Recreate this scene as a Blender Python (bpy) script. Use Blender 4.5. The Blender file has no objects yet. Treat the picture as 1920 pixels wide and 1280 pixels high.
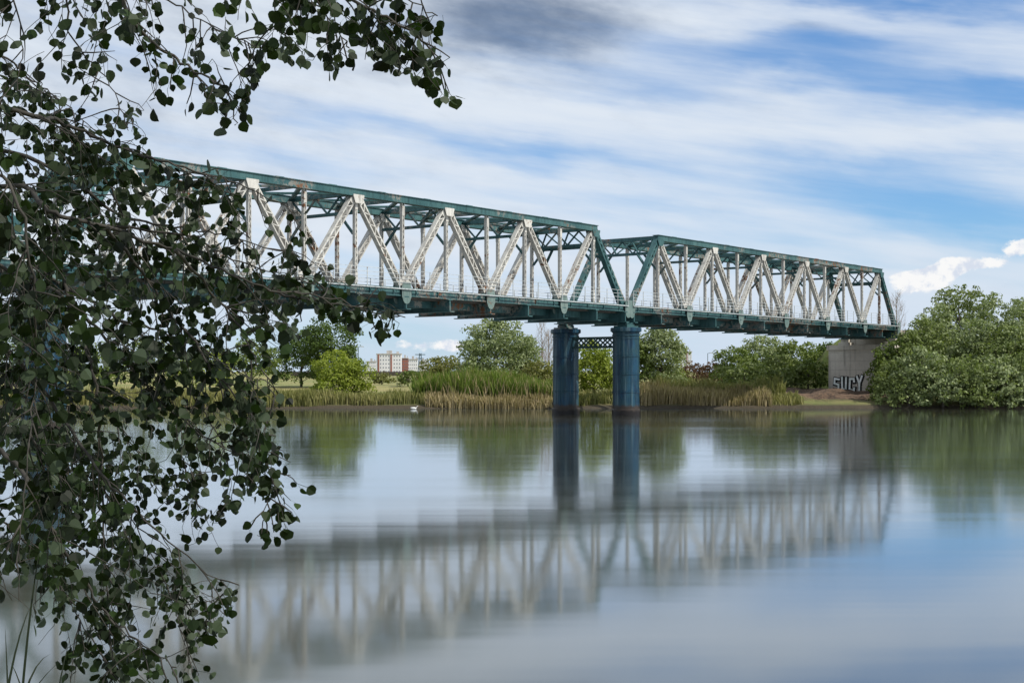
import bpy, math, random
import numpy as np
from mathutils import Vector, Matrix, noise as mn
random.seed(7); rng=np.random.default_rng(7)
scene=bpy.context.scene
COL=scene.collection
F=2667.0; CH=2.62
def PX(x,y,d):  # measured direction at distance d -> world metres
    return Vector(((x-960)/F*d, d, CH+(712-y)/F*d))

# ------------------------------------------------------------------ helpers
def mesh_obj(name, verts, faces, mats, parent=None, smooth=False, midx=None):
    me=bpy.data.meshes.new(name)
    me.from_pydata([tuple(v) for v in verts],[],faces)
    for m in (mats if isinstance(mats,(list,tuple)) else [mats]): me.materials.append(m)
    if midx is not None: me.polygons.foreach_set('material_index',midx)
    if smooth: me.polygons.foreach_set('use_smooth',[True]*len(me.polygons))
    me.update()
    ob=bpy.data.objects.new(name,me); COL.objects.link(ob)
    if parent: ob.parent=parent
    return ob
def empty(name,loc=(0,0,0),parent=None):
    ob=bpy.data.objects.new(name,None); COL.objects.link(ob); ob.location=loc
    ob.empty_display_size=0.5
    if parent: ob.parent=parent
    return ob
def tag(ob,label,cat,group=None):
    ob['label']=label; ob['category']=cat
    if group: ob['group']=group
class MB:
    def __init__(s): s.v=[]; s.f=[]
    def box(s,x0,x1,y0,y1,z0,z1):
        b=len(s.v)
        s.v+=[(x0,y0,z0),(x1,y0,z0),(x1,y1,z0),(x0,y1,z0),(x0,y0,z1),(x1,y0,z1),(x1,y1,z1),(x0,y1,z1)]
        s.f+=[(b+0,b+3,b+2,b+1),(b+4,b+5,b+6,b+7),(b+0,b+1,b+5,b+4),(b+1,b+2,b+6,b+5),(b+2,b+3,b+7,b+6),(b+3,b+0,b+4,b+7)]
    def beam(s,p0,p1,w,h,up=(0,0,1)):
        p0=Vector(p0);p1=Vector(p1);d=(p1-p0).normalized();u=Vector(up)
        if abs(d.dot(u))>.98: u=Vector((1,0,0))
        a=d.cross(u).normalized(); c=a.cross(d).normalized(); b=len(s.v)
        for p in (p0,p1):
            for i,j in ((-1,-1),(1,-1),(1,1),(-1,1)):
                s.v.append(tuple(p+a*(i*w/2)+c*(j*h/2)))
        s.f+=[(b,b+1,b+2,b+3),(b+7,b+6,b+5,b+4)]
        for k in range(4):
            n=(k+1)%4; s.f.append((b+k,b+4+k,b+4+n,b+n))
    def tube(s,pts,rad,n=6):
        b0=len(s.v); pts=[Vector(p) for p in pts]
        for i,p in enumerate(pts):
            d=(pts[min(i+1,len(pts)-1)]-pts[max(i-1,0)]).normalized()
            u=Vector((0,0,1)) if abs(d.z)<.9 else Vector((1,0,0))
            a=d.cross(u).normalized(); c=a.cross(d)
            for k in range(n):
                t=2*math.pi*k/n; s.v.append(tuple(p+(a*math.cos(t)+c*math.sin(t))*rad[i]))
        for i in range(len(pts)-1):
            for k in range(n):
                k2=(k+1)%n; s.f.append((b0+i*n+k,b0+i*n+k2,b0+(i+1)*n+k2,b0+(i+1)*n+k))
        s.f.append(tuple(b0+k for k in reversed(range(n)))); e=b0+(len(pts)-1)*n
        s.f.append(tuple(e+k for k in range(n)))
    def lathe(s,prof,n=32,cx=0,cy=0):
        b0=len(s.v)
        for r,z in prof:
            for k in range(n):
                t=2*math.pi*k/n; s.v.append((cx+r*math.cos(t),cy+r*math.sin(t),z))
        for i in range(len(prof)-1):
            for k in range(n):
                k2=(k+1)%n; s.f.append((b0+i*n+k,b0+i*n+k2,b0+(i+1)*n+k2,b0+(i+1)*n+k))
        e=b0+(len(prof)-1)*n; s.f.append(tuple(e+k for k in range(n)))
    def prism(s,poly,axis_pts,th):  # poly in (x,z), at y=axis_pts, thickness th
        b=len(s.v); n=len(poly)
        for y in (axis_pts-th/2,axis_pts+th/2):
            for x,z in poly: s.v.append((x,y,z))
        s.f.append(tuple(b+k for k in range(n))); s.f.append(tuple(b+n+k for k in reversed(range(n))))
        for k in range(n):
            n2=(k+1)%n; s.f.append((b+k,b+n+k,b+n+n2,b+n2))
    def obj(s,name,mat,parent=None,smooth=False): return mesh_obj(name,s.v,s.f,mat,parent,smooth)

# ------------------------------------------------------------------ node helpers
class NT:
    def __init__(s,nt): s.nt=nt; s.N=nt.nodes; s.L=nt.links
    def new(s,t,**k):
        n=s.N.new(t)
        for a,b in k.items(): setattr(n,a,b)
        return n
    def setin(s,sock,val):
        if isinstance(val,bpy.types.NodeSocket): s.L.new(val,sock)
        elif val is not None: sock.default_value=val
    def math(s,op,a,b=None,c=None,clamp=False):
        n=s.new('ShaderNodeMath',operation=op,use_clamp=clamp)
        s.setin(n.inputs[0],a); s.setin(n.inputs[1],b)
        if c is not None: s.setin(n.inputs[2],c)
        return n.outputs[0]
    def mix(s,f,a,b,blend='MIX'):
        n=s.new('ShaderNodeMix',data_type='RGBA',blend_type=blend)
        s.setin(n.inputs[0],f)
        def c(v): return v if isinstance(v,bpy.types.NodeSocket) else (v[0],v[1],v[2],1)
        s.setin(n.inputs[6],c(a)); s.setin(n.inputs[7],c(b))
        return n.outputs[2]
    def smooth(s,v,a,b,lo=0.,hi=1.):
        n=s.new('ShaderNodeMapRange',interpolation_type='SMOOTHSTEP')
        s.setin(n.inputs[0],v); s.setin(n.inputs[1],a); s.setin(n.inputs[2],b); s.setin(n.inputs[3],lo); s.setin(n.inputs[4],hi)
        return n.outputs[0]
    def noise(s,vec,scale,detail=4,rough=.55,dist=0.):
        n=s.new('ShaderNodeTexNoise'); s.setin(n.inputs['Vector'],vec)
        n.inputs['Scale'].default_value=scale; n.inputs['Detail'].default_value=detail
        n.inputs['Roughness'].default_value=rough; n.inputs['Distortion'].default_value=dist
        return n.outputs[0]
    def comb(s,x,y,z=0.):
        n=s.new('ShaderNodeCombineXYZ'); s.setin(n.inputs[0],x); s.setin(n.inputs[1],y); s.setin(n.inputs[2],z); return n.outputs[0]
    def sep(s,v):
        n=s.new('ShaderNodeSeparateXYZ'); s.setin(n.inputs[0],v); return n.outputs
    def mapping(s,v,scale=(1,1,1),rot=(0,0,0)):
        n=s.new('ShaderNodeMapping'); s.setin(n.inputs[0],v); n.inputs['Scale'].default_value=scale; n.inputs['Rotation'].default_value=rot; return n.outputs[0]
def newmat(name):
    m=bpy.data.materials.new(name); m.use_nodes=True
    t=NT(m.node_tree); b=t.N['Principled BSDF']; return m,t,b
def worldpos(t):
    return t.new('ShaderNodeNewGeometry').outputs['Position']

def paint_mat(name,col,col2,rust_amt,rough=.5,nscale=.6,chip=None):
    m,t,b=newmat(name); p=worldpos(t)
    n1=t.noise(p,nscale,5,.6); n2=t.noise(p,3.5,6,.7); n3=t.noise(t.mapping(p,(4,4,.5)),1.2,4,.6)
    n4=t.noise(p,.22,3,.5)
    c=t.mix(t.smooth(n1,.35,.65),col,col2)
    c=t.mix(t.math('MULTIPLY',t.smooth(n3,.45,.7),.55),c,[x*.4 for x in col])
    if chip: c=t.mix(t.math('MULTIPLY',t.smooth(n4,.52,.58),t.smooth(n2,.46,.52)),c,chip)
    mixn=t.math('ADD',t.math('ADD',t.math('MULTIPLY',n1,.3),t.math('MULTIPLY',n2,.4)),t.math('MULTIPLY',n4,.3))
    r=t.smooth(mixn,.585-rust_amt,.635-rust_amt)
    c=t.mix(r,c,t.mix(n2,(.06,.03,.018),(.20,.085,.035)))
    t.L.new(c,b.inputs['Base Color']); b.inputs['Roughness'].default_value=rough
    b.inputs['Specular IOR Level'].default_value=.22
    bp=t.new('ShaderNodeBump'); bp.inputs['Strength'].default_value=.3; bp.inputs['Distance'].default_value=.02
    t.L.new(n2,bp.inputs['Height']); t.L.new(bp.outputs[0],b.inputs['Normal'])
    return m
M_green=paint_mat('teal_paint',(.030,.085,.092),(.058,.130,.132),.030,.5,.6,(.18,.185,.17))
M_greenlt=paint_mat('pale_green_paint',(.10,.155,.145),(.17,.22,.205),.03)
M_white=paint_mat('grey_white_paint',(.42,.405,.375),(.56,.55,.51),.045)
M_rail=paint_mat('railing_paint',(.38,.41,.42),(.46,.49,.5),0.)
M_dark=paint_mat('dark_green_paint',(.012,.035,.035),(.02,.06,.055),.03)
M_deck=paint_mat('deck_boards',(.06,.06,.055),(.10,.09,.08),.0,.8)
# blue cast iron column
M_blue,t,b=newmat('blue_iron'); p=worldpos(t); xyz=t.sep(p)
n1=t.noise(t.mapping(p,(2,2,.25)),1.3,5,.6); n2=t.noise(p,5,5,.7); n3=t.noise(p,.8,3,.5)
c=t.mix(t.smooth(n1,.35,.7),(.003,.018,.040),(.009,.055,.100))
c=t.mix(t.math('MULTIPLY',t.smooth(n3,.42,.62),.7),c,(.014,.048,.060))
c=t.mix(t.math('MULTIPLY',t.smooth(t.noise(t.mapping(p,(3,3,.12)),1.,4,.6),.50,.64),.6),c,(.08,.13,.15))
c=t.mix(t.smooth(n2,.64,.70),c,(.05,.04,.035))
wz=t.math('ADD',xyz[2],t.math('MULTIPLY',t.math('SUBTRACT',n1,.5),.5))
c=t.mix(t.smooth(wz,.85,.6),c,(.035,.028,.024)); c=t.mix(t.smooth(wz,.42,.25),c,(.012,.010,.010))
t.L.new(c,b.inputs['Base Color']); b.inputs['Roughness'].default_value=.40; b.inputs['Specular IOR Level'].default_value=.25
bp=t.new('ShaderNodeBump'); bp.inputs['Strength'].default_value=.3; bp.inputs['Distance'].default_value=.03
t.L.new(n2,bp.inputs['Height']); t.L.new(bp.outputs[0],b.inputs['Normal'])
# concrete
def concrete(name,c1,c2):
    m,t,b=newmat(name); p=worldpos(t)
    n1=t.noise(p,.5,6,.6); n2=t.noise(p,6,5,.7); n3=t.noise(t.mapping(p,(2.5,2.5,.25)),1.,4,.6)
    c=t.mix(t.smooth(n1,.3,.7),c1,c2); c=t.mix(t.math('MULTIPLY',t.smooth(n3,.5,.72),.6),c,[v*.4 for v in c1])
    c=t.mix(t.math('MULTIPLY',t.smooth(n2,.5,.7),.3),c,[v*.6 for v in c1])
    w=t.math('FRACT',t.math('MULTIPLY',t.sep(p)[2],1.1)); c=t.mix(t.smooth(w,.05,.0),c,[v*.55 for v in c1])
    t.L.new(c,b.inputs['Base Color']); b.inputs['Roughness'].default_value=.9
    bp=t.new('ShaderNodeBump'); bp.inputs['Strength'].default_value=.4; bp.inputs['Distance'].default_value=.04
    t.L.new(n2,bp.inputs['Height']); t.L.new(bp.outputs[0],b.inputs['Normal']); return m
M_conc=concrete('weathered_concrete',(.50,.46,.40),(.60,.56,.49)); M_conc2=concrete('pale_concrete',(.34,.31,.26),(.42,.38,.32))
def plain(name,col,rough=.7,var=.25,scale=2.):
    m,t,b=newmat(name); n=t.noise(worldpos(t),scale,5,.6)
    c=t.mix(t.smooth(n,.3,.7),[v*(1-var) for v in col],[min(1,v*(1+var)) for v in col])
    t.L.new(c,b.inputs['Base Color']); b.inputs['Roughness'].default_value=rough; return m
M_bark=plain('bark',(.06,.05,.04),.9,.4,9); M_twig=plain('twig_bark',(.028,.025,.020),.85,.5,12)
M_bare=plain('bare_twigs',(.26,.21,.17),.9,.2,2)
def leaf_mat(name,dark,light,trans=.25,pale=None,rough=.55,big=.25,power=1.):
    m,t,b=newmat(name); g=t.new('ShaderNodeNewGeometry'); r=g.outputs['Random Per Island']
    n=t.noise(g.outputs['Position'],big,3,.6)
    f=t.math('ADD',t.math('MULTIPLY',t.math('POWER',r,power),.6),t.math('MULTIPLY',t.smooth(n,.3,.7),.4))
    c=t.mix(f,dark,light)
    if pale: c=t.mix(t.math('MULTIPLY',t.math('MULTIPLY',g.outputs['Backfacing'],.8),t.math('GREATER_THAN',r,.55)),c,pale)
    t.L.new(c,b.inputs['Base Color']); b.inputs['Roughness'].default_value=rough; b.inputs['Specular IOR Level'].default_value=.22
    tr=t.new('ShaderNodeBsdfTranslucent'); t.L.new(t.mix(1.,c,(1.3,1.5,.5),'MULTIPLY'),tr.inputs[0])
    mx=t.new('ShaderNodeMixShader'); mx.inputs[0].default_value=trans
    t.L.new(b.outputs[0],mx.inputs[1]); t.L.new(tr.outputs[0],mx.inputs[2])
    t.L.new(mx.outputs[0],t.N['Material Output'].inputs[0]); return m
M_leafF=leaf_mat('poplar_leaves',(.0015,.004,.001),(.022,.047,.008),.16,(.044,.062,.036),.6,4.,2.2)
M_lv={'dark':leaf_mat('foliage_dark',(.035,.06,.012),(.10,.15,.035)),
 'mid':leaf_mat('foliage_mid',(.055,.09,.016),(.16,.20,.05)),
 'silver':leaf_mat('foliage_silver',(.10,.135,.055),(.29,.33,.17)),
 'yellow':leaf_mat('foliage_yellow',(.12,.16,.016),(.27,.31,.05),.3),
 'olive':leaf_mat('foliage_olive',(.09,.10,.03),(.2,.2,.06)),
 'red':leaf_mat('foliage_red',(.05,.03,.02),(.13,.07,.04)),
 'lush':leaf_mat('foliage_lush',(.07,.10,.024),(.22,.26,.10))}
M_reedG=leaf_mat('reed_green',(.06,.11,.016),(.19,.24,.05),.3,None,.55,.4); M_reedD=leaf_mat('reed_dry',(.20,.16,.08),(.38,.31,.18),.25)
M_reedM=leaf_mat('reed_mixed',(.11,.13,.03),(.30,.27,.12),.25)

# ------------------------------------------------------------------ bridge frame
ANG=math.atan2(2667,2052) # local X axis of bridge measured from world X
BX,BY=.0791*105.8,105.8
ca,sa=math.cos(ANG),math.sin(ANG)
def B2W(s,t,z=0): return Vector((BX+ca*s-sa*t, BY+sa*s+ca*t, z))
def W2B(x,y): dx,dy=x-BX,y-BY; return dx*ca+dy*sa, -dx*sa+dy*ca

# ------------------------------------------------------------------ terrain
def sst(a,b,x):
    u=max(0,min(1,(x-a)/(b-a))); return u*u*(3-2*u)
def ground_h(x,y):
    n=mn.noise(Vector((x*.07,y*.07,3))); n2=mn.noise(Vector((x*.4,y*.4,9)))
    if y<60:
        e=y-2*n
        return 1.0-2.8*sst(2.5,9,e)+.05*n2*(1-sst(2,9,e))
    sh=130.5+2.2*n+.8*n2
    h=-1.8+2.3*sst(sh-5,sh+1.6,y)
    h+= .9*sst(sh+1,sh+10,y)+ .5*sst(150,190,y)+1.6*sst(190,330,y)+4*sst(320,900,y)+3*sst(900,3000,y)
    h+=.12*n2*sst(sh,sh+5,y)+.3*n*sst(sh+4,sh+20,y)
    s,t=W2B(x,y)
    if s>44:
        em=7.6*sst(51.5,58,s)*(1-sst(5.2,15,abs(t-2.75)))
        em*= (1-sst(250,600,s))
        h=max(h,em+ .0)
    if 15<x<50 and y<175:
        n3=mn.noise(Vector((x*.9,y*.9,2)))
        h+=(.35*n2+.28*n3)*sst(sh+.5,sh+4,y)*sst(15,20,x)*(1-sst(40,50,x))*(1-sst(160,175,y))
    return h
xs=np.concatenate([-np.geomspace(3500,90,26),np.arange(-88,14,1.5),np.arange(14.5,52,.6),np.arange(53,90,1.5),np.geomspace(91,3500,26)])
ys=np.concatenate([np.arange(-60,-4,8),np.arange(-4,14,.8),np.arange(15,118,8),np.arange(119,128,1.0),np.arange(128.5,152,.6),np.arange(153,185,1.0),np.geomspace(186,6000,50)])
V=[(x,y,ground_h(x,y)) for y in ys for x in xs]; nx=len(xs)
Fc=[(j*nx+i,j*nx+i+1,(j+1)*nx+i+1,(j+1)*nx+i) for j in range(len(ys)-1) for i in range(nx-1)]
M_gr,t,b=newmat('ground_soil_grass'); p=worldpos(t); o=t.sep(p)
n1=t.noise(p,.06,5,.6); n2=t.noise(p,.9,6,.7); n3=t.noise(p,6,4,.7)
c=t.mix(t.smooth(n1,.4,.6),(.13,.17,.035),(.30,.26,.10)); c=t.mix(t.smooth(n2,.4,.7),c,(.18,.16,.06))
c=t.mix(t.math('MULTIPLY',t.smooth(n3,.45,.7),.4),c,(.07,.08,.02))
dp=B2W(50,4); dx=t.math('SUBTRACT',o[0],dp.x-3); dy=t.math('SUBTRACT',o[1],dp.y-6)
dd=t.math('SQRT',t.math('ADD',t.math('MULTIPLY',dx,dx),t.math('MULTIPLY',dy,dy)))
dd=t.math('ADD',dd,t.math('MULTIPLY',n2,6)); dirt=t.mix(t.smooth(t.math('ADD',t.math('MULTIPLY',n3,.5),t.math('MULTIPLY',n2,.5)),.4,.6),(.035,.022,.014),(.17,.105,.065))
c=t.mix(t.smooth(dd,14,9),c,dirt)
c=t.mix(t.smooth(o[2],.55,.2),c,t.mix(n2,(.03,.024,.014),(.065,.05,.03)))
t.L.new(c,b.inputs['Base Color']); b.inputs['Roughness'].default_value=.95
bp=t.new('ShaderNodeBump'); bp.inputs['Strength'].default_value=1.; bp.inputs['Distance'].default_value=.3
t.L.new(n2,bp.inputs['Height']); t.L.new(bp.outputs[0],b.inputs['Normal'])
g=mesh_obj('ground',V,Fc,M_gr,smooth=True); g['kind']='structure'; g['label']='grassy river banks and fields reaching the horizon'

# ------------------------------------------------------------------ water
M_w,t,b=newmat('calm_river_water'); p=worldpos(t)
st=t.noise(t.mapping(p,(.03,.5,1)),1.,4,.6); big=t.noise(t.mapping(p,(.008,.05,1)),1.,3,.5)
rip=t.noise(t.mapping(p,(.12,.6,1)),1.,2,.5)
c=t.mix(t.smooth(big,.35,.65),(.060,.058,.034),(.074,.070,.042))
t.L.new(c,b.inputs['Base Color'])
b.inputs['Roughness'].default_value=.6; b.inputs['Specular IOR Level'].default_value=0
gl=t.new('ShaderNodeBsdfGlossy'); gl.inputs[0].default_value=(.84,.89,.95,1)
t.L.new(t.smooth(t.math('ADD',t.math('MULTIPLY',st,.4),t.math('MULTIPLY',big,.6)),.36,.66,.055,.10),gl.inputs['Roughness'])
bp=t.new('ShaderNodeBump'); bp.inputs['Strength'].default_value=.10; bp.inputs['Distance'].default_value=.03
t.L.new(rip,bp.inputs['Height']); t.L.new(bp.outputs[0],gl.inputs['Normal'])
fr=t.new('ShaderNodeFresnel'); fr.inputs[0].default_value=1.45
fac=t.smooth(fr.outputs[0],.0,.8,.20,.92)
mx=t.new('ShaderNodeMixShader'); t.L.new(fac,mx.inputs[0]); t.L.new(b.outputs[0],mx.inputs[1]); t.L.new(gl.outputs[0],mx.inputs[2])
t.L.new(mx.outputs[0],t.N['Material Output'].inputs[0])
w=mesh_obj('water',[(-3000,-5,0),(3000,-5,0),(3000,160,0),(-3000,160,0)],[(0,1,2,3)],M_w); w['kind']='structure'; w['label']='smooth slow river water reflecting the bridge'

# ------------------------------------------------------------------ bridge
bridge=empty('truss_bridge',(BX,BY,0)); bridge.rotation_euler=(0,0,ANG)
tag(bridge,'teal and white steel truss railway bridge on blue river piers','bridge')
ZB,ZT,W=7.93,13.55,5.5
def laced(L,depth,strip,width,pitch,bar):
    m=MB(); h=depth/2
    for sgn in (-1,1):
        z0,z1=sorted((sgn*h,sgn*(h-strip))); m.box(0,L,-width/2,width/2,z0,z1)
    n=max(2,int(L/pitch)); dx=L/n; zi=h-strip*.5
    for yy in (-width/2-.008,width/2+.008):
        for i in range(n):
            a=-zi if i%2 else zi
            m.beam((i*dx,yy,a),((i+1)*dx,yy,-a),.014,bar,(0,0,1))
    for xx in (0.15,L-.75):
        m.box(xx,xx+.6,-width/2-.02,width/2+.02,-h-.004,h+.004)
    return m
meshcache={}
def member(name,key,p0,p1,builder,mat,parent):
    p0=Vector(p0);p1=Vector(p1);L=(p1-p0).length
    k=(name,key,round(L,3),mat.name)
    if k not in meshcache:
        m=builder(L); me=bpy.data.meshes.new(name); me.from_pydata(m.v,[],m.f); me.materials.append(mat); me.update(); meshcache[k]=me
    ob=bpy.data.objects.new(name,meshcache[k]); COL.objects.link(ob); ob.parent=parent
    d=(p1-p0).normalized(); y=Vector((0,1,0)); z=d.cross(y).normalized()
    M=Matrix((d,y,z)).transposed().to_4x4(); M.translation=p0; ob.matrix_local=M
    return ob
def span(s0,L,n=6):
    m=MB(); bot=[s0+L*i for i in range(n+1)]; top=[s0+L*(i+.5) for i in range(n)]
    for y in (0,W):
        m.box(top[0]-.25,top[-1]+.25,y-.22,y+.22,ZT-.20,ZT+.16)          # top chord
        m.box(top[0]-.3,top[-1]+.3,y-.29,y+.29,ZT+.16,ZT+.20)            # cover plate
        m.box(top[0]-.25,top[-1]+.25,y-.27,y+.27,ZT-.24,ZT-.202)
        m.box(bot[0]+.05,bot[-1]-.05,y-.2,y+.2,ZB-.20,ZB+.22)          # bottom chord
        m.box(bot[0],bot[-1],y-.33,y+.33,ZB+.222,ZB+.26)
        m.box(bot[0],bot[-1],y-.30,y+.30,ZB-.25,ZB-.202)
        k=bot[0]+L/8
        while k<bot[-1]:
            m.box(k-.03,k+.03,y-.27,y+.27,ZB-.20,ZB+.22); k+=L/4
        k=top[0]+L/4
        while k<top[-1]:
            m.box(k-.3,k+.3,y-.27,y+.27,ZT+.20,ZT+.225); k+=L/2
    # cross frames between the top chords
    for i,x in enumerate(top):
        m.box(x-.16,x+.16,.22,W-.22,ZT-.16,ZT+.14)
        m.box(x-.10,x+.10,.15,W-.15,ZT-1.25,ZT-1.07)
        k=5
        for j in range(k):
            y0=.25+(W-.5)*j/k; y1=.25+(W-.5)*(j+1)/k
            a,bb=(ZT-.15,ZT-1.1) if j%2 else (ZT-1.1,ZT-.15)
            m.beam((x,y0,a),(x,y1,bb),.10,.10)
        m.beam((x,.15,ZT-2.4),(x,1.3,ZT-1.15),.12,.14); m.beam((x,W-.15,ZT-2.4),(x,W-1.3,ZT-1.15),.12,.14)
    for i in range(n-1):
        x0,x1=top[i],top[i+1]; xm=(x0+x1)/2
        m.box(xm-.1,xm+.1,.22,W-.22,ZT-.12,ZT+.08)
        for a,bb in ((x0,xm),(xm,x1)):
            m.beam((a,.2,ZT-.0),(bb,W-.2,ZT-.0),.26,.12); m.beam((a,W-.2,ZT-.05),(bb,.2,ZT-.05),.26,.12)
    # floor system
    for i in range(2*n+1):
        x=s0+L*i/2; x=min(max(x,s0+.35),s0+n*L-.35)
        m.box(x-.05,x+.05,-.35,W+.35,ZB-1.0,ZB-.252); m.box(x-.2,x+.2,-.55,W+.55,ZB-1.06,ZB-1.0); m.box(x-.2,x+.2,-.4,W+.4,ZB-.31,ZB-.253)
    for y in (1.2,2.2,3.3,4.3):
        m.box(s0+.3,s0+n*L-.3,y-.12,y+.12,ZB-.80,ZB-.365)
    for i in range(2*n):
        x0=s0+L*i/2+.3; x1=s0+L*(i+1)/2-.3
        m.beam((x0,.2,ZB-.9),(x1,W-.2,ZB-.9),.12,.1)
    sp=m.obj('truss_span',M_green,bridge)
    sp['label']='riveted steel truss span with teal chords and bracing'
    # deck
    d=MB(); d.box(s0+.1,s0+n*L-.1,.35,W-.35,ZB-.36,ZB-.2)
    x=s0+.4
    while x<s0+n*L-.3: d.box(x-.11,x+.11,1.0,4.5,ZB-.198,ZB-.05); x+=.7
    d.box(s0+.1,s0+n*L-.1,1.95,2.02,ZB-.048,ZB+.1); d.box(s0+.1,s0+n*L-.1,3.45,3.52,ZB-.048,ZB+.1)
    d.obj('deck',M_deck,sp)
    # railings
    for y in (-.42,W+.42):
        r=MB(); nn=int(n*L/1.4); x0=s0+.1
        for i in range(nn+1):
            x=x0+(n*L-.2)*i/nn; r.box(x-.02,x+.02,y-.02,y+.02,ZB+.20,ZB+1.3)
        for z in (.55,.80,1.05,1.3): r.box(s0+.1,s0+n*L-.1,y-.013,y+.013,ZB+z-.013,ZB+z+.013)
        r.box(s0+.1,s0+n*L-.1,min(y,y+.08*(-1 if y<0 else 1)),max(y,y+.08*(-1 if y<0 else 1)),ZB+.14,ZB+.20)
        r.obj('railing',M_rail,sp)
    # members
    for y in (0,W):
        for i in range(n):
            for (xb,kind) in ((bot[i],0),(bot[i+1],1)):
                endp=(i==0 and kind==0) or (i==n-1 and kind==1)
                pt=(top[i],y,ZT-.05); pb=(xb+(.25 if i==0 and kind==0 else -.25 if i==n-1 and kind==1 else 0),y,ZB+.1)
                if endp: member('end_post','e',pb,pt,lambda L:laced(L,.44,.15,.38,.45,.09),M_green,sp)
                else: member('diagonal_brace','d',pb,pt,lambda L:laced(L,.42,.085,.32,.40,.05),M_white,sp)
            member('vertical_post','v',(top[i],y,ZB+.25),(top[i],y,ZT-.24),lambda L:laced(L,.21,.055,.20,.34,.035),M_white,sp)
            if i<n-1: member('vertical_post','v',(bot[i+1],y,ZB+.25),(bot[i+1],y,ZT-.24),lambda L:laced(L,.21,.055,.20,.34,.035),M_white,sp)
        # gussets
        for i,xb in enumerate(bot):
            g=MB(); w2=.42; poly=[(-w2,.3),(-.32,.6),(.32,.6),(w2,.3),(w2,-.3)]+[(w2*.85*math.cos(a),-.34-.38*math.sin(a)) for a in np.linspace(.1,math.pi-.1,8)]+[(-w2,-.3)]
            if i==0: poly=[(max(q,-.3),z) for q,z in poly]
            if i==n: poly=[(min(q,.3),z) for q,z in poly]
            for yy in (y-.37,y+.37): g.prism(poly,yy,.03)
            o=g.obj('gusset_plate',M_greenlt,sp); o.location=(xb,0,ZB)
        for i,xt in enumerate(top):
            g=MB(); poly=[(-.45,.0),(-.45,.1),(.45,.1),(.45,0),(.28,-.4),(-.28,-.4)]
            for yy in (y-.31,y+.31): g.prism(poly,yy,.03)
            o=g.obj('gusset_plate',M_white if 0<i<n-1 else M_green,sp); o.location=(xt,0,ZT-.25)
    # portals along the inclined end posts
    for (xb,xt) in ((bot[0]+.25,top[0]),(bot[-1]-.25,top[-1])):
        q=MB()
        def at(f,y): return (xb+(xt-xb)*f,y,ZB+(ZT-ZB)*f)
        q.beam(at(.78,.15),at(.78,W-.15),.2,.2)
        for j in range(5):
            y0=.25+(W-.5)*j/5; y1=.25+(W-.5)*(j+1)/5
            q.beam(at(.79 if j%2 else .97,y0),at(.97 if j%2 else .79,y1),.1,.1)
        q.beam(at(.6,.15),at(.78,1.3),.15,.15); q.beam(at(.6,W-.15),at(.78,W-1.3),.15,.15)
        q.obj('portal_brace',M_green,sp)
    return sp
span(.45,8.42); span(-.05-8.2*6,8.2); span(-.6-8.2*12,8.2)
# river piers
for sc in (.2,-49.6,-99):
    for y in (0,W):
        m=MB(); prof=[(1.07,-2.2),(1.07,.42),(1.0,.45)]
        z=.45
        for k in range(4):
            z1=z+1.28; prof+=[(.995,z+.02),(.985,z1-.05),(1.02,z1-.045),(1.02,z1+.03),(.985,z1+.035)]; z=z1+.04
        prof+=[(.98,5.85),(1.04,5.88),(1.04,5.98),(.99,6.0),(1.0,6.12),(1.10,6.2),(1.16,6.22),(1.16,6.46),(1.1,6.5),(.02,6.5)]
        m.lathe(prof,40)
        for k in range(8):   # vertical flange seams
            a=2*math.pi*k/8+.2; c_,s_=math.cos(a),math.sin(a)
            m.beam((c_*.985,s_*.985,.5),(c_*.985,s_*.985,5.84),.035,.04,(c_,s_,0))
        o=m.obj('pier_column',M_blue,bridge); o.location=(sc,y,0)
        q=MB(); q.box(-.75,.75,-.6,.6,6.5,6.62); q.box(-.5,.5,-.42,.42,6.62,6.72)
        for xo in (-.35,.35):
            q.prism([(xo-.28,6.72),(xo+.28,6.72),(xo+.12,6.87),(xo-.12,6.87)],0,.7)
        q.box(-.62,.62,-.35,.35,6.72,6.78)
        o=q.obj('bearing',M_green,bridge); o.location=(sc,y,0)
    q=MB()
    for xo in (-.35,.35):
        q.box(sc+xo-.05,sc+xo+.05,.95,W-.95,5.72,5.86); q.box(sc+xo-.05,sc+xo+.05,.95,W-.95,5.02,5.16)
        for j in range(4):
            y0=1.0+(W-2.0)*j/4; y1=1.0+(W-2.0)*(j+1)/4
            q.beam((sc+xo,y0,5.1),(sc+xo,y1,5.78),.08,.09); q.beam((sc+xo+.03,y0,5.78),(sc+xo+.03,y1,5.1),.08,.09)
    for j in range(5):
        y0=1.0+(W-2.0)*j/4; q.box(sc-.35,sc+.35,y0-.04,y0+.04,5.03,5.1)
        q.box(sc-.35,sc+.35,y0-.04,y0+.04,5.77,5.84)
    q.obj('pier_brace',M_dark,bridge)
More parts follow.
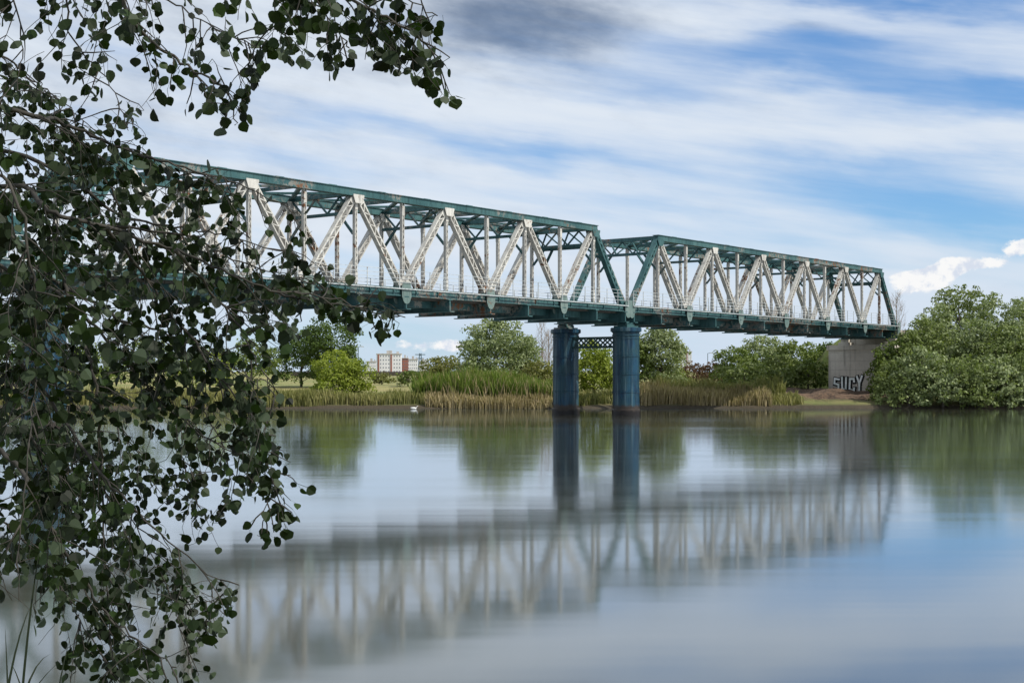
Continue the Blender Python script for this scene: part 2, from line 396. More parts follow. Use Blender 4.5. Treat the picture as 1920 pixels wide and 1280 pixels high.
# concrete end pier with graffiti, abutment
m=MB(); m.box(50.0,52.0,-.2,7.0,-.5,5.75); m.box(49.85,52.15,-.35,7.15,5.75,6.25)
for y in (.4,W): m.box(50.4,51.6,y-.6,y+.6,6.25,6.55); m.box(50.6,51.4,y-.4,y+.4,6.55,6.87)
endp=m.obj('concrete_pier',M_conc,bridge); endp['label']='weathered concrete end pier painted with graffiti'
m=MB(); m.box(54.5,60,-1.0,6.6,4.0,7.35); m.box(54.3,60,-1.3,6.9,7.35,7.85)
m.box(54.6,60,-1.3,-1.1,7.85,8.6); m.box(54.6,60,6.7,6.9,7.85,8.6); m.box(51.3,54.5,.3,5.2,7.3,7.8)
m.obj('abutment',M_conc2,bridge)
LET=[[[(.9,1.0),(.12,1.08),(.06,.62),(.82,.52),(.8,.0),(-.05,.06)]],
     [[(.05,1.12),(.10,.05),(.75,-.02),(.82,1.1)]],
     [[(.88,.80),(.82,1.06),(.12,1.05),(.05,.03),(.85,.0),(.9,.2)]],
     [[(.0,1.2),(.42,.55),(.9,1.25)],[(.42,.6),(.40,-.12)]]]
def graffiti(width,depth,mat,name,dx=0,dz=0):
    m=MB(); k=0; S=.86
    for li,st_ in enumerate(LET):
        ox=li*.99
        for pl in st_:
            for i in range(len(pl)-1):
                a=Vector((ox+pl[i][0]*.70,pl[i][1]+.06*(li%2))); b_=Vector((ox+pl[i+1][0]*.70,pl[i+1][1]+.06*(li%2)))
                a=a*S; b_=b_*S; a.y*=1.3; b_.y*=1.3
                d=(b_-a).normalized(); nn=Vector((-d.y,d.x))*width/2; e=d*width*.46; k+=1
                q=[a-e-nn,b_+e-nn,b_+e+nn,a-e+nn]; bi=len(m.v)
                for v in q: m.v.append((50.0-depth-k*.0012,6.35-v.x-dx,1.55+v.y+dz))
                m.f.append((bi,bi+1,bi+2,bi+3))
    return m.obj(name,mat,endp)
graffiti(.46,.01,plain('black_spray',(.008,.008,.008)),'graffiti_outline',.05,-.05)
graffiti(.20,.05,plain('white_spray',(.78,.88,.82)),'graffiti_lettering')
# lamp post near the abutment
def street_lamp(loc,h,label):
    e=empty('street_lamp',loc); tag(e,label,'street lamp','street lamps along the bank')
    m=MB(); m.tube([(0,0,-.3),(0,0,.3),(0,0,h*.5),(0,0,h)],[.11,.08,.06,.045],8); m.tube([(0,0,h-.05),(.25,0,h+.02),(.5,0,h+.04)],[.04,.035,.03],6)
    m.obj('pole',M_dark,e)
    m=MB(); m.prism([(.35,h-.02),(.4,h+.12),(.8,h+.10),(.92,h+.0),(.8,h-.05)],0,.24); m.obj('lamp_head',M_rail,e)
    return e
lp=B2W(56,-1.0); street_lamp((lp.x,lp.y,7.8),2.3,'slim dark lamp post beside the bridge abutment')
for (x,y,d,h) in ((672,650,230,7),(1327,662,240,4.6),(1355,655,300,6)):
    P=PX(x,y,d); gz=ground_h(P.x,P.y); street_lamp((P.x,P.y,gz),P.z-gz,'tall street lamp standing behind the riverside trees')

# ------------------------------------------------------------------ far vegetation
def foliage(clumps,leaf,per,spread=.5):
    vs=[]
    for cx,cy,cz,r in clumps:
        n=int(per*r*r)
        d=rng.normal(size=(n,3)); d/=np.linalg.norm(d,axis=1)[:,None]; d[:,2]=np.where(d[:,2]<-.35,-d[:,2],d[:,2])
        rr=r*(.5+.65*rng.random(n)); c=np.array([cx,cy,cz])+d*rr[:,None]*np.array([1.15,1.15,.9])
        nr=d+rng.normal(size=(n,3))*spread; nr/=np.linalg.norm(nr,axis=1)[:,None]
        u=np.cross(nr,rng.normal(size=(n,3))); u/=np.linalg.norm(u,axis=1)[:,None]; v=np.cross(nr,u)
        s=leaf*(.5+1.0*rng.random(n))[:,None]
        q=np.stack([c-u*s*.5, c+v*s*.36, c+u*s*.6, c-v*s*.36],axis=1)
        vs.append(q.reshape(-1,3))
    vs=np.concatenate(vs); nf=len(vs)//4
    return vs,nf
def quads_obj(name,vs,nf,mat,parent):
    me=bpy.data.meshes.new(name); me.vertices.add(len(vs)); me.vertices.foreach_set('co',vs.astype(np.float32).ravel())
    me.loops.add(nf*4); me.loops.foreach_set('vertex_index',np.arange(nf*4,dtype=np.int32))
    me.polygons.add(nf); me.polygons.foreach_set('loop_start',np.arange(0,nf*4,4,dtype=np.int32)); me.materials.append(mat); me.update(calc_edges=True)
    ob=bpy.data.objects.new(name,me); COL.objects.link(ob)
    if parent: ob.parent=parent
    return ob
TOT=0
def far_tree(px,top,wpx,d,mat,label,base=None,name='tree',cat='tree',low=.1,rc=.75,leaf=.24,cover=6.6,dens=1.,drop=0.):
    """crown = many small leafy clumps filling an uneven ellipsoid"""
    global TOT
    X=(px-960)/F*d; gz=ground_h(X,d) if base is None else base
    ht=CH+(712-top)/F*d-gz; w=wpx/F*d*1.1
    e=empty(name,(X,d,gz)); tag(e,label,cat)
    cz0=ht*low-drop; ch=ht-cz0; rx=w/2; rz=ch/2; cc=cz0+rz
    rc=rc*min(1.15,max(.5,(w*ch)**.5/6.5))
    n=int(dens*(14+4.8*(w*ch)/(rc*rc*3.14)))
    cl=[]
    ph=rng.uniform(0,6.28,4)
    for i in range(n):
        dd=rng.normal(size=3); dd/=np.linalg.norm(dd); q=.35+.65*rng.random()**.45
        r=rc*rng.uniform(.6,1.3)*(1.2-.4*q)
        az=math.atan2(dd[1],dd[0]); hz=math.hypot(dd[0],dd[1])
        if dd[2]<0: hz=min(1,hz*1.6+.15)
        lob=1+.16*math.sin(3*az+ph[0])+.14*math.sin(6*dd[2]+ph[1])
        top_=1+.16*math.sin(3*az+ph[2])*(1-abs(dd[2]))
        zz=cc+dd[2]*q*rz*top_-r*.2
        cl.append((math.cos(az)*hz*q*(rx-r*.3)*lob,math.sin(az)*hz*q*(rx-r*.3)*lob,max(r*.4-drop,zz),r))
    per=cover/(leaf*leaf)
    vs,nf=foliage(cl,leaf,per); TOT+=nf; quads_obj('crown',vs,nf,mat,e)
    m=MB(); r0=max(.08,ht*.018)
    lean=rng.uniform(-.4,.4,2)*ht*.06
    m.tube([(0,0,-.4),(lean[0]*.3,lean[1]*.3,ht*.25),(lean[0]*.8,lean[1]*.8,ht*.5),(lean[0],lean[1],ht*.75)],[r0*1.5,r0,r0*.7,r0*.25],7)
    for c in cl[::max(1,len(cl)//12)]:
        z0=rng.uniform(.15,.5)*min(ht,c[2]+1); st_=Vector((lean[0]*.5,lean[1]*.5,z0)); en=Vector(c[:3]); mid=(st_+en)/2+Vector((0,0,.03*ht)); m.tube([st_,mid,en],[r0*.45,r0*.25,r0*.08],5)
    m.obj('trunk',M_bark,e); return e
G=M_lv
far_tree(622,590,110,172,G['dark'],'tall dark green tree on the grassy bank',low=.08)
far_tree(565,620,105,176,G['dark'],'dark green tree on the grassy bank',low=.05)
far_tree(470,640,130,165,G['mid'],'green riverside tree behind the reeds',dens=.7)
far_tree(380,650,120,150,G['yellow'],'yellow-green willow by the water',name='willow_tree',dens=.7)
far_tree(270,630,150,160,G['mid'],'green riverside tree behind the reeds',dens=.5)
far_tree(140,640,170,155,G['mid'],'green riverside tree behind the reeds',dens=.5)
far_tree(20,620,170,160,G['dark'],'dark green tree on the grassy bank',dens=.5)
far_tree(628,656,84,134.5,G['yellow'],'rounded yellow-green willow bush at the water edge',name='willow_bush',cat='bush',low=.0,rc=.6,leaf=.19,dens=1.3,drop=.2)
far_tree(664,672,66,135.5,G['yellow'],'smaller yellow-green willow bush at the water edge',name='willow_bush',cat='bush',low=.0,rc=.6,leaf=.19,dens=1.3)
far_tree(836,666,88,172,G['olive'],'olive green bush behind the reeds',name='bush',cat='bush',low=.0,dens=1.3)
far_tree(765,694,40,180,G['mid'],'small green bush in the field',name='bush',cat='bush',low=.0)
far_tree(716,700,40,200,G['olive'],'small olive bush in the field',name='bush',cat='bush',low=.0)
far_tree(928,595,128,150,G['silver'],'large silvery green poplar behind tall reeds',name='poplar_tree',low=.0,rc=.8,dens=1.5)
far_tree(985,635,66,156,G['silver'],'silvery green young poplar beside a larger one',name='poplar_tree',low=.0,dens=1.4)
far_tree(1010,676,76,148,G['olive'],'olive shrub behind the reeds',name='bush',cat='bush',low=.0,dens=1.3)
far_tree(1113,640,84,136,G['yellow'],'bright yellow-green willow seen between the blue piers',name='willow_tree',low=.0,leaf=.22,dens=1.6)
far_tree(1196,630,70,150,G['mid'],'leafy green tree behind the pier',low=.0,dens=1.4)
far_tree(1240,610,90,150,G['silver'],'tall silvery green poplar on the bank',name='poplar_tree',low=.0,rc=.8,dens=1.5)
far_tree(1300,680,60,170,G['red'],'reddish flowering bush behind dry reeds',name='bush',cat='bush',low=.0)
far_tree(1338,678,50,172,G['red'],'reddish flowering bush behind dry reeds',name='bush',cat='bush',low=.0)
far_tree(1270,693,60,160,G['olive'],'olive shrub behind the dry reeds',name='bush',cat='bush',low=.0)
for (x,tp,wd,d,k) in ((1385,648,84,158,'mid'),(1430,630,108,162,'silver'),(1492,638,100,160,'mid'),(1545,646,90,166,'dark'),(1455,666,110,150,'lush'),(1395,680,84,147,'lush'),(1515,672,68,151,'mid')):
    far_tree(x,tp,wd,d,G[k],'dense green tree on the bank beside the bridge end',low=.0,dens=1.2)
for (x,tp,wd,d,k) in ((1755,570,104,147,'silver'),(1800,530,104,150,'lush'),(1868,553,128,146,'silver'),(1935,550,130,149,'silver'),(1742,594,104,142,'lush'),(1820,598,122,141,'silver'),(1885,610,130,138.5,'lush'),(1940,600,120,138,'silver'),(1700,622,96,139.5,'lush'),(1676,634,76,140,'mid'),(2020,590,160,139,'lush')):
    far_tree(x,tp,wd,d,G[k],'lush broad green tree overhanging the river edge',low=.0,rc=.62,dens=.8)
for (x,tp,wd,d,k) in ((1735,652,110,131.6,'silver'),(1800,658,110,131,'lush'),(1870,664,110,130.8,'silver'),(1930,656,110,131,'lush'),(1674,676,76,133,'lush'),(1660,652,54,139,'mid'),(1768,690,80,130.2,'silver'),(1835,692,80,130,'lush'),(1900,694,80,130,'silver'),(1704,698,64,130.8,'lush')):
    far_tree(x,tp,wd,d,G[k],'drooping silvery green tree reaching down to the water',low=.0,rc=.62,dens=.95,drop=.5,base=.45)
print('FOLIAGE',TOT)
# bare trees
for (x,tp,d) in ((1015,603,165),(1028,618,168),(1680,548,175)):
    X=(x-960)/F*d; gz=ground_h(X,d); ht=CH+(712-tp)/F*d-gz
    e=empty('bare_tree',(X,d,gz)); tag(e,'leafless slender pale brown tree among green ones','tree')
    m=MB(); m.tube([(0,0,-.3),(.1,0,ht*.5),(0,.1,ht)],[.12,.07,.015],5)
    m.obj('trunk',M_bare,e); m=MB()
    for i in range(60):
        z0=ht*random.uniform(.2,.9); a=random.uniform(0,6.28); l=random.uniform(.8,2.2)*(1.1-z0/ht)+.4
        p1=Vector((math.cos(a)*l*.5,math.sin(a)*l*.5,z0+l*.8)); m.tube([(0.05,0,z0),p1,p1+Vector((math.cos(a)*.2,math.sin(a)*.2,l*.7))],[.02,.012,.005],3)
        for j in range(3):
            b2=p1+Vector((random.uniform(-.6,.6),random.uniform(-.6,.6),random.uniform(.4,.9))); m.tube([p1,b2],[.01,.004],3)
    m.obj('branches',M_bare,e)
# reeds
def reeds(x0,x1,y0,y1,n,h0,h1,mat,label,name='reed_bed'):
    X=rng.uniform((x0-960)/F*133,(x1-960)/F*133,n); Yr=rng.random(n)
    vs=np.zeros((n,8,3)); 
    for i in range(n):
        x=X[i]; nz=mn.noise(Vector((x*.07,133*.07,3))); yb=130.6+2.2*nz-.2+y0+(y1-y0)*Yr[i]
        z=max(-.2,ground_h(x,yb)); h=rng.uniform(h0,h1)*(1+.4*mn.noise(Vector((x*.5,yb*.5,1)))+.4*mn.noise(Vector((x*.12,4,1)))); a=rng.uniform(0,math.pi); w_=rng.uniform(.02,.05)
        dx,dy=math.cos(a)*w_,math.sin(a)*w_; lx,ly=rng.normal(0,.14,2)*h
        for k,(f,ww) in enumerate(((0,1),(.45,1.2),(.8,.8),(1,.1))):
            px_,py_,pz_=x+lx*f*f,yb+ly*f*f,z-.1+h*f*(1-.08*f)
            vs[i,k*2]=(px_-dx*ww,py_-dy*ww,pz_); vs[i,k*2+1]=(px_+dx*ww,py_+dy*ww,pz_)
    me=bpy.data.meshes.new(name); fc=[]
    for i in range(n):
        b=i*8; fc+=[(b,b+1,b+3,b+2),(b+2,b+3,b+5,b+4),(b+4,b+5,b+7,b+6)]
    me.from_pydata(vs.reshape(-1,3).tolist(),[],fc); me.materials.append(mat); me.update()
    o=bpy.data.objects.new(name,me); COL.objects.link(o); o['kind']='stuff'; o['label']=label; o['category']='reeds'
reeds(775,1040,1.5,6,7000,1.9,2.8,M_reedG,'tall green reeds along the far water edge')
reeds(780,1045,1.2,6,1400,1.8,2.9,M_reedD,'straw-coloured stems among tall green reeds')
reeds(540,800,.5,4,5000,.7,1.4,M_reedM,'mixed green and dry grass along the water edge')
reeds(0,560,.5,4,5000,.8,1.6,M_reedM,'mixed green and dry grass along the water edge')
reeds(800,1060,.0,1.6,3000,.6,1.4,M_reedD,'pale dry reeds at the foot of green reeds')
reeds(1050,1200,.5,4,2500,.8,1.4,M_reedM,'mixed reeds around the blue piers')
reeds(1195,1440,.3,5,7000,.8,1.7,M_reedD,'pale dry reeds lining the river bank')
reeds(1400,1500,.6,4,1200,.4,1.0,M_reedM,'thinning low grass beside the earth slope')
reeds(1240,1480,4,7,2500,1.2,2.1,M_reedM,'mixed green reeds behind dry ones')

# ------------------------------------------------------------------ buildings
M_wall=plain('white_render',(.66,.66,.68),.8,.06,.1); M_red=plain('red_render',(.25,.10,.075),.8,.1,.1); M_win=plain('dark_glass',(.16,.18,.22),.2,.3,.3); M_roof=plain('roof',(.42,.40,.38),.8,.2,.5)
def building(px,w,d,top,bot,red,stor,cols,label):
    X=(px-960)/F*d; W_=w/F*d; H=(bot-top)/F*d; z0=CH+(712-bot)/F*d; gz=ground_h(X,d)
    e=empty('apartment_block',(X,d,z0)); tag(e,label,'building','apartment blocks beyond the river')
    m=MB(); dp=W_*.35; m.box(-W_/2,W_/2,0,dp,gz-z0-1,H)
    m.obj('wall',M_red if red==2 else M_wall,e)
    m=MB(); m.box(-W_/2-.3,W_/2+.3,-.3,dp+.3,H,H+.5); m.box(-W_*.1,W_*.12,dp*.3,dp*.7,H+.5,H+2.4); m.box(W_*.3,W_*.4,dp*.3,dp*.7,H+.5,H+1.7); m.obj('roof',M_roof,e)
    if red==1:
        for f in (.1,-.42):
            m=MB(); m.box(-W_*.03,W_*.03,-.35,-.002,gz-z0,H-.01)
            o=m.obj('stair_tower',M_red,e); o.location=(f*W_,0,0)
    cw=W_/cols; sh=H/stor; wm=None
    for r in range(stor):
        for c_ in range(cols):
            x=-W_/2+cw*(c_+.5); z=sh*(r+.35)
            if red==1 and min(abs(x-f*W_) for f in (.1,-.42))<W_*.05: continue
            if wm is None:
                m=MB(); m.box(-cw*.17,cw*.17,-.06,.1,0,sh*.36); o=m.obj('window',M_win,e); wm=o
            else: o=wm.copy(); COL.objects.link(o); o.parent=e
            o.location=(x,0,z)
building(729,46,900,664,700,1,5,9,'white apartment block with red stair towers')
building(759,13,930,672,700,2,5,3,'red rendered apartment block beside a white one')
building(774,18,960,674,700,0,4,5,'low white apartment block')
building(793,16,980,678,700,0,4,5,'low white apartment block in the distance')
building(696,18,1000,678,700,0,4,5,'low white apartment block in the distance')
building(1286,22,800,660,690,1,7,6,'pale apartment tower with red brick stair towers')
m=MB(); 
for i in range(9):
    x=-24+i*5.2; m.box(x,x+5.2,-.15,.15,0,1.3); m.box(x-.2,x+.2,-.25,.25,0,1.5)
P=PX(755,700,320); wl=m.obj('boundary_wall',M_bark); wl.location=(P.x-1,320,ground_h(P.x,320)-.2); tag(wl,'long low dark boundary wall across the field','wall')
# lattice mast
P=PX(788,662,420); gz=ground_h(P.x,420); H=P.z-gz; m=MB()
for k in range(4):
    sx,sy=((-1,-1),(1,-1),(1,1),(-1,1))[k]; m.beam((sx*.8,sy*.8,-.5),(sx*.25,sy*.25,H),.12,.12)
for j in range(6):
    z0,z1=H*j/6,H*(j+1)/6; a=.8-.55*j/6; b2=.8-.55*(j+1)/6
    for sy in (-1,1): m.beam((-a,sy*a,z0),(b2,sy*b2,z1),.08,.08); m.beam((a,sy*a,z0),(-b2,sy*b2,z1),.08,.08)
m.box(-1.5,1.5,-.1,.1,H-.5,H-.3); m.box(-1,1,-.1,.1,H-1.6,H-1.45)
ms=m.obj('lattice_mast',M_dark); ms.location=(P.x,420,gz); tag(ms,'thin dark steel lattice mast beyond the field','mast')
# small white bird on the water
e=empty('swan',((776-960)/F*127,127,0)); tag(e,'small white swan floating near the reeds','bird')
m=MB(); m.tube([(-.32,0,.15),(-.22,0,.12),(-.08,0,.10),(.10,0,.09),(.21,0,.09),(.26,0,.15),(.25,0,.22),(.28,0,.28),(.33,0,.29),(.37,0,.27)],[.015,.06,.10,.10,.06,.03,.025,.022,.034,.02],10)
m.obj('body',plain('white_feathers',(.7,.7,.68),.8,.05),e,True)
m=MB(); m.tube([(.365,0,.27),(.42,0,.25)],[.016,.006],6); m.obj('bill',plain('orange_bill',(.6,.22,.03)),e)

# ------------------------------------------------------------------ hanging poplar in the foreground
poly1=[(-400,-300),(470,-300),(500,100),(470,200),(450,250),(395,200),(345,200),(300,160),(275,230),(300,300),(430,305),(480,345),(560,380),(605,440),(625,500),(700,525),(770,580),(772,625),(700,622),(645,590),(600,570),(560,640),(540,700),(520,770),(535,850),(568,890),(550,960),(543,1000),(480,1025),(430,950),(400,1000),(455,1095),(440,1140),(400,1190),(365,1215),(380,1290),(350,1600),(-400,1600)]
poly2=[(492,-300),(850,-300),(850,188),(808,186),(760,130),(690,112),(620,125),(500,90)]
def inpoly(x,y,P):
    c=False; j=len(P)-1
    for i in range(len(P)):
        if (P[i][1]>y)!=(P[j][1]>y) and x<(P[j][0]-P[i][0])*(y-P[i][1])/(P[j][1]-P[i][1])+P[i][0]: c=not c
        j=i
    return c
def outline(p):
    x=960+p.x/p.y*F; y=712-(p.z-CH)/p.y*F
    return inpoly(x,y,poly1) or inpoly(x,y,poly2), x, y
tree=empty('poplar_tree',(-4.6,4.6,.6)); tag(tree,'white poplar with round dark leaves hanging over the river','tree')
T0=Vector((-4.6,4.6,.6))
limbs=[
 ([(-1500,100),(-500,60),(0,200),(120,232),(230,280),(330,310),(430,340),(560,400)],4.6,4.9),
 ([(-1500,500),(-400,420),(0,345),(100,400),(200,425),(330,470),(470,530),(620,560),(760,595)],4.2,4.6),
 ([(-1500,-300),(-300,-300),(150,-120),(250,40),(330,110),(420,170),(440,235)],4.4,4.3),
 ([(-1500,-400),(-200,-400),(400,-190),(560,-60),(700,20),(800,85),(838,170)],3.9,4.0),
 ([(400,-190),(520,-90),(600,10),(655,90)],3.9,4.1),([(420,-180),(500,-60),(520,60)],3.9,4.1),([(560,-60),(700,-30),(820,30)],4,4.2),
 ([(-900,520),(-200,500),(0,500),(120,560),(210,650),(310,760),(420,840),(545,890)],5,5.3),
 ([(-900,620),(-200,600),(0,650),(100,760),(200,900),(300,1000),(430,1105)],4.7,4.4),
 ([(-900,800),(-200,780),(0,850),(80,950),(150,1080),(230,1180),(330,1250)],4.2,4.0),
 ([(200,425),(300,560),(400,690),(470,790),(500,900),(490,1000)],4.4,4.6),
 ([(330,470),(430,590),(490,690),(515,750)],4.4,4.5),
 ([(-300,200),(50,400),(130,560),(180,720),(190,900),(200,1100),(215,1300)],5.2,5.0),
 ([(-200,600),(0,700),(120,850),(230,950),(320,1120),(360,1260)],5.4,5.6),
 ([(-200,300),(0,330),(60,520),(65,700),(50,880),(30,1060)],3.8,3.7),
 ([(-100,-250),(100,-100),(130,60),(200,150),(240,240)],4.7,4.8),([(-150,-200),(0,-60),(40,60),(30,170)],4.3,4.4),
 ([(120,232),(200,340),(260,480),(300,620),(330,780),(350,900)],5.2,5.4),
 ([(0,500),(80,640),(120,800),(130,960),(110,1100)],5.6,5.8),
 ([(-300,900),(-50,950),(80,1050),(170,1200),(260,1330)],5,5),
 ([(-200,400),(0,430),(90,520),(230,600),(330,700),(400,800),(440,900)],5.8,6),
 ([(-200,250),(0,280),(120,330),(220,400),(300,420),(420,440),(560,480)],5.6,5.4),
 ([(0,-200),(200,-60),(330,10),(420,60),(480,90)],4.9,4.7),
 ([(-400,50),(-50,90),(60,150),(130,200),(190,260)],5,5.1),
 ([(200,425),(340,440),(450,490),(540,520),(590,520)],5.0,5.2),
 ([(470,530),(560,560),(650,570),(720,600)],4.7,4.8),
 ([(-200,700),(0,780),(150,900),(260,1060),(400,1130)],6.2,6.4),
 ([(230,600),(350,640),(450,700),(520,720)],5.6,5.7),
 ([(-200,520),(0,560),(130,660),(220,790),(280,900)],6.2,6.4),
]
bm=MB(); leafV=[]; leafF=[]
prof=[(0,0),(.30,.06),(.62,.18),(.84,.46),(.80,.78),(.54,1.02),(.24,1.18),(0,1.32)]
def add_leaf(p,r):
    dn=Vector((random.gauss(0,.6),random.gauss(0,.6),-1+random.gauss(0,.5))).normalized()
    side=dn.cross(Vector((random.gauss(0,1.),random.gauss(0,1),random.gauss(0,.3)))).normalized(); nr=side.cross(dn)
    pet=p+dn*r*random.uniform(.5,1.2)+Vector((random.gauss(0,.012),random.gauss(0,.012),0))
    b=len(leafV); w=.0009
    leafV.extend([p-side*w,p+side*w,pet+side*w,pet-side*w]); leafF.append((b,b+1,b+2,b+3))
    b=len(leafV); fold=random.uniform(.02,.4); asp=random.uniform(.85,1.12); curl=random.uniform(-.35,.35)
    def pt(a,c): return pet+dn*(c*r*1.12)+side*(a*r*asp)+nr*(abs(a)*fold*r+curl*c*c*r)
    for a,c in prof: leafV.append(pt(a,c))
    for a,c in prof[1:-1]: leafV.append(pt(-a*random.uniform(.86,1.12),c*random.uniform(.95,1.05)))
    n=len(prof)
    right=[b+k for k in range(n)]; left=[b]+[b+n+k for k in range(n-2)]+[b+n-1]
    leafF.append(tuple(right)); leafF.append(tuple(reversed(left)))
def gapn(p): return mn.noise(p*3.2)
def twig(p,d,L,r0,lvl):
    pts=[p]; rad=[r0]; cur=p.copy(); dd=d.copy(); n=max(3,int(L/.033)); st=L/n
    for i in range(n):
        dd=(dd+Vector((random.gauss(0,.16),random.gauss(0,.16),random.gauss(-.10,.14)))).normalized(); cur=cur+dd*st
        ok,px,py=outline(cur)
        if not ok and px>-60: break
        pts.append(cur.copy()); rad.append(max(.0009,r0*(1-i/n)))
        if px<-80 or py<-80 or py>1360: continue
        dens=1. if px<420 else .9
        if py<260 and px<300: dens=.8
        if px<110 and py>1080: dens=.3
        if 300<px<520 and py<300: dens=.85
        if random.random()<dens:
            add_leaf(cur,random.uniform(.0145,.026)*(1.25 if random.random()<.10 else 1))
        if lvl>0 and random.random()<.20:
            sd=(dd+Vector((random.gauss(0,.7),random.gauss(0,.7),random.gauss(-.2,.5)))).normalized()
            twig(cur,sd,L*random.uniform(.35,.6),r0*.6,lvl-1)
    if len(pts)>2: bm.tube(pts,rad,4)
for path,d0,d1 in limbs:
    n=len(path); P3=[]
    for i,(x,y) in enumerate(path):
        f=i/(n-1); P3.append(PX(x,y,d0+(d1-d0)*f+.12*math.sin(i*2.1+d0*7)))
    pts=[]
    for i in range(n-1):
        a=P3[max(i-1,0)];b_=P3[i];c_=P3[i+1];d_=P3[min(i+2,n-1)]
        for k in range(8):
            u=k/8; pts.append(.5*((2*b_)+(c_-a)*u+(2*a-5*b_+4*c_-d_)*u*u+(3*b_-a-3*c_+d_)*u**3)+Vector((random.gauss(0,.004),random.gauss(0,.004),random.gauss(0,.004))))
    pts.append(P3[-1]); m_=len(pts)
    r0=.012 if n>6 else .006
    bm.tube(pts,[max(.0018,r0*(1-.9*(i/m_)**.8)) for i in range(m_)],6)
    acc=0
    for i in range(2,m_):
        ok,px,py=outline(pts[i])
        if px<-120 or py<-150: continue
        seg=(pts[i]-pts[i-1]); acc+=seg.length; tg=seg.normalized()
        gp=.038
        if gapn(pts[i])<-.08 and px<600: gp=.10
        if px>200 and py<700: gp*=1.12
        if px<300 and py<300: gp*=1.15
        while acc>gp:
            acc-=gp
            sd=(tg*.6+Vector((random.gauss(0,.6),random.gauss(0,.6),random.gauss(-.25,.6)))).normalized()
            twig(pts[i],sd,random.uniform(.10,.36),.0024,1)
# trunk
tk=MB(); tk.tube([T0+Vector((0,0,-.6)),T0+Vector((.05,0,1)),T0+Vector((-.1,.1,2.4)),T0+Vector((0,0,4.2)),T0+Vector((.2,-.1,6.5))],[.26,.2,.17,.12,.05],12)
for path,d0,d1 in limbs:
    if path[0][0]<=-900:
        s_=PX(path[0][0],path[0][1],d0); zt=min(max(s_.z-.5,1.0),6.0); tk.tube([Vector((-4.6,4.6,zt)),(Vector((-4.6,4.6,zt))+s_)/2+Vector((0,0,.1)),s_],[.07,.035,.018],8)
def to_local(vs): return [tuple(Vector(v)-T0) for v in vs]
mesh_obj('trunk',to_local(tk.v),tk.f,M_bark,tree,True)
mesh_obj('branches',to_local(bm.v),bm.f,M_twig,tree,True)
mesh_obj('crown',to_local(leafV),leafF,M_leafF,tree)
print('LEAVES',len(leafF)//3,'twigs',len(bm.f))
# long grass blades on the near bank
gv=[];gf=[]
def blade(p0,p1,p2,w):
    b=len(gv); k=10
    for i in range(k+1):
        u=i/k; p=(1-u)**2*p0+2*u*(1-u)*p1+u*u*p2; ww=w*(1-u**3)+.0004; gv.extend([p-Vector((ww,0,0)),p+Vector((ww*.6,ww*.6,0))])
    for i in range(k): gf.append((b+2*i,b+2*i+1,b+2*i+3,b+2*i+2))
for (a,b_,c_) in (((20,1650),(40,1200),(80,1000)),((10,1650),(20,1250),(95,1225)),((60,1700),(90,1350),(130,1200)),((-20,1650),(0,1250),(60,1130)),((120,1700),(70,1330),(20,1240)),((-40,1600),(-10,1350),(110,1240)),((30,1700),(20,1400),(10,1180))):
    d=random.uniform(3.2,3.8); blade(PX(*a,d),PX(*b_,d),PX(*c_,d+.1),.004)
for i in range(40):
    x=random.uniform(-3.6,-1.5); y=random.uniform(3,4.2); z=ground_h(x,y); h=random.uniform(.25,.55)
    p=Vector((x,y,z-.05)); blade(p,p+Vector((random.gauss(0,.05),0,h*.7)),p+Vector((random.gauss(0,.25),random.gauss(0,.2),h)),.004)
o=mesh_obj('grass',gv,gf,leaf_mat('bank_grass',(.004,.008,.004),(.012,.02,.008),.1)); o['kind']='stuff'; o['label']='long thin grass blades on the near bank'; o['category']='grass'

# ------------------------------------------------------------------ world
SUN_AZ=math.radians(115); SUN_EL=math.radians(46)
wd=bpy.data.worlds.new('World'); scene.world=wd; wd.use_nodes=True
t=NT(wd.node_tree); bg=t.N['Background']; bg.inputs[1].default_value=.1
sky=t.new('ShaderNodeTexSky',sky_type='NISHITA'); sky.sun_disc=False; sky.sun_elevation=SUN_EL; sky.sun_rotation=SUN_AZ
sky.air_density=1.0; sky.dust_density=.3; sky.ozone_density=2.5
gen=t.new('ShaderNodeTexCoord').outputs['Generated']; x,y,z=t.sep(gen)
U=t.math('MULTIPLY',t.math('ARCTAN2',x,y),26.67); Vv=t.math('MULTIPLY',t.math('ARCSINE',z),26.67)
Vs=t.math('ADD',Vv,t.math('MULTIPLY',U,.15))
wn=t.noise(t.comb(t.math('MULTIPLY',U,.22),t.math('MULTIPLY',Vs,.55)),1.,4,.55)
wn2=t.noise(t.comb(t.math('MULTIPLY',U,.26),t.math('MULTIPLY',Vs,.9),7.),1.,5,.55)
Uw=t.math('ADD',U,t.math('MULTIPLY',t.math('SUBTRACT',wn,.5),3.)); Vw=t.math('ADD',Vv,t.math('MULTIPLY',t.math('SUBTRACT',wn2,.5),1.6))
def blob(px,py,ru,rv,tilt,amp,soft=1.,UU=None,VV=None):
    cu,cv=(px-960)/100,(712-py)/100; UU=UU or Uw; VV=VV or Vw
    du=t.math('SUBTRACT',UU,cu); dv=t.math('ADD',t.math('SUBTRACT',VV,cv),t.math('MULTIPLY',du,tilt))
    a=t.math('DIVIDE',du,ru); b_=t.math('DIVIDE',dv,rv); r=t.math('ADD',t.math('MULTIPLY',a,a),t.math('MULTIPLY',b_,b_))
    return t.math('MULTIPLY',t.math('EXPONENT',t.math('MULTIPLY',r,-1.)),amp)
def addall(l):
    o=l[0]
    for k in l[1:]: o=t.math('ADD',o,k)
    return o
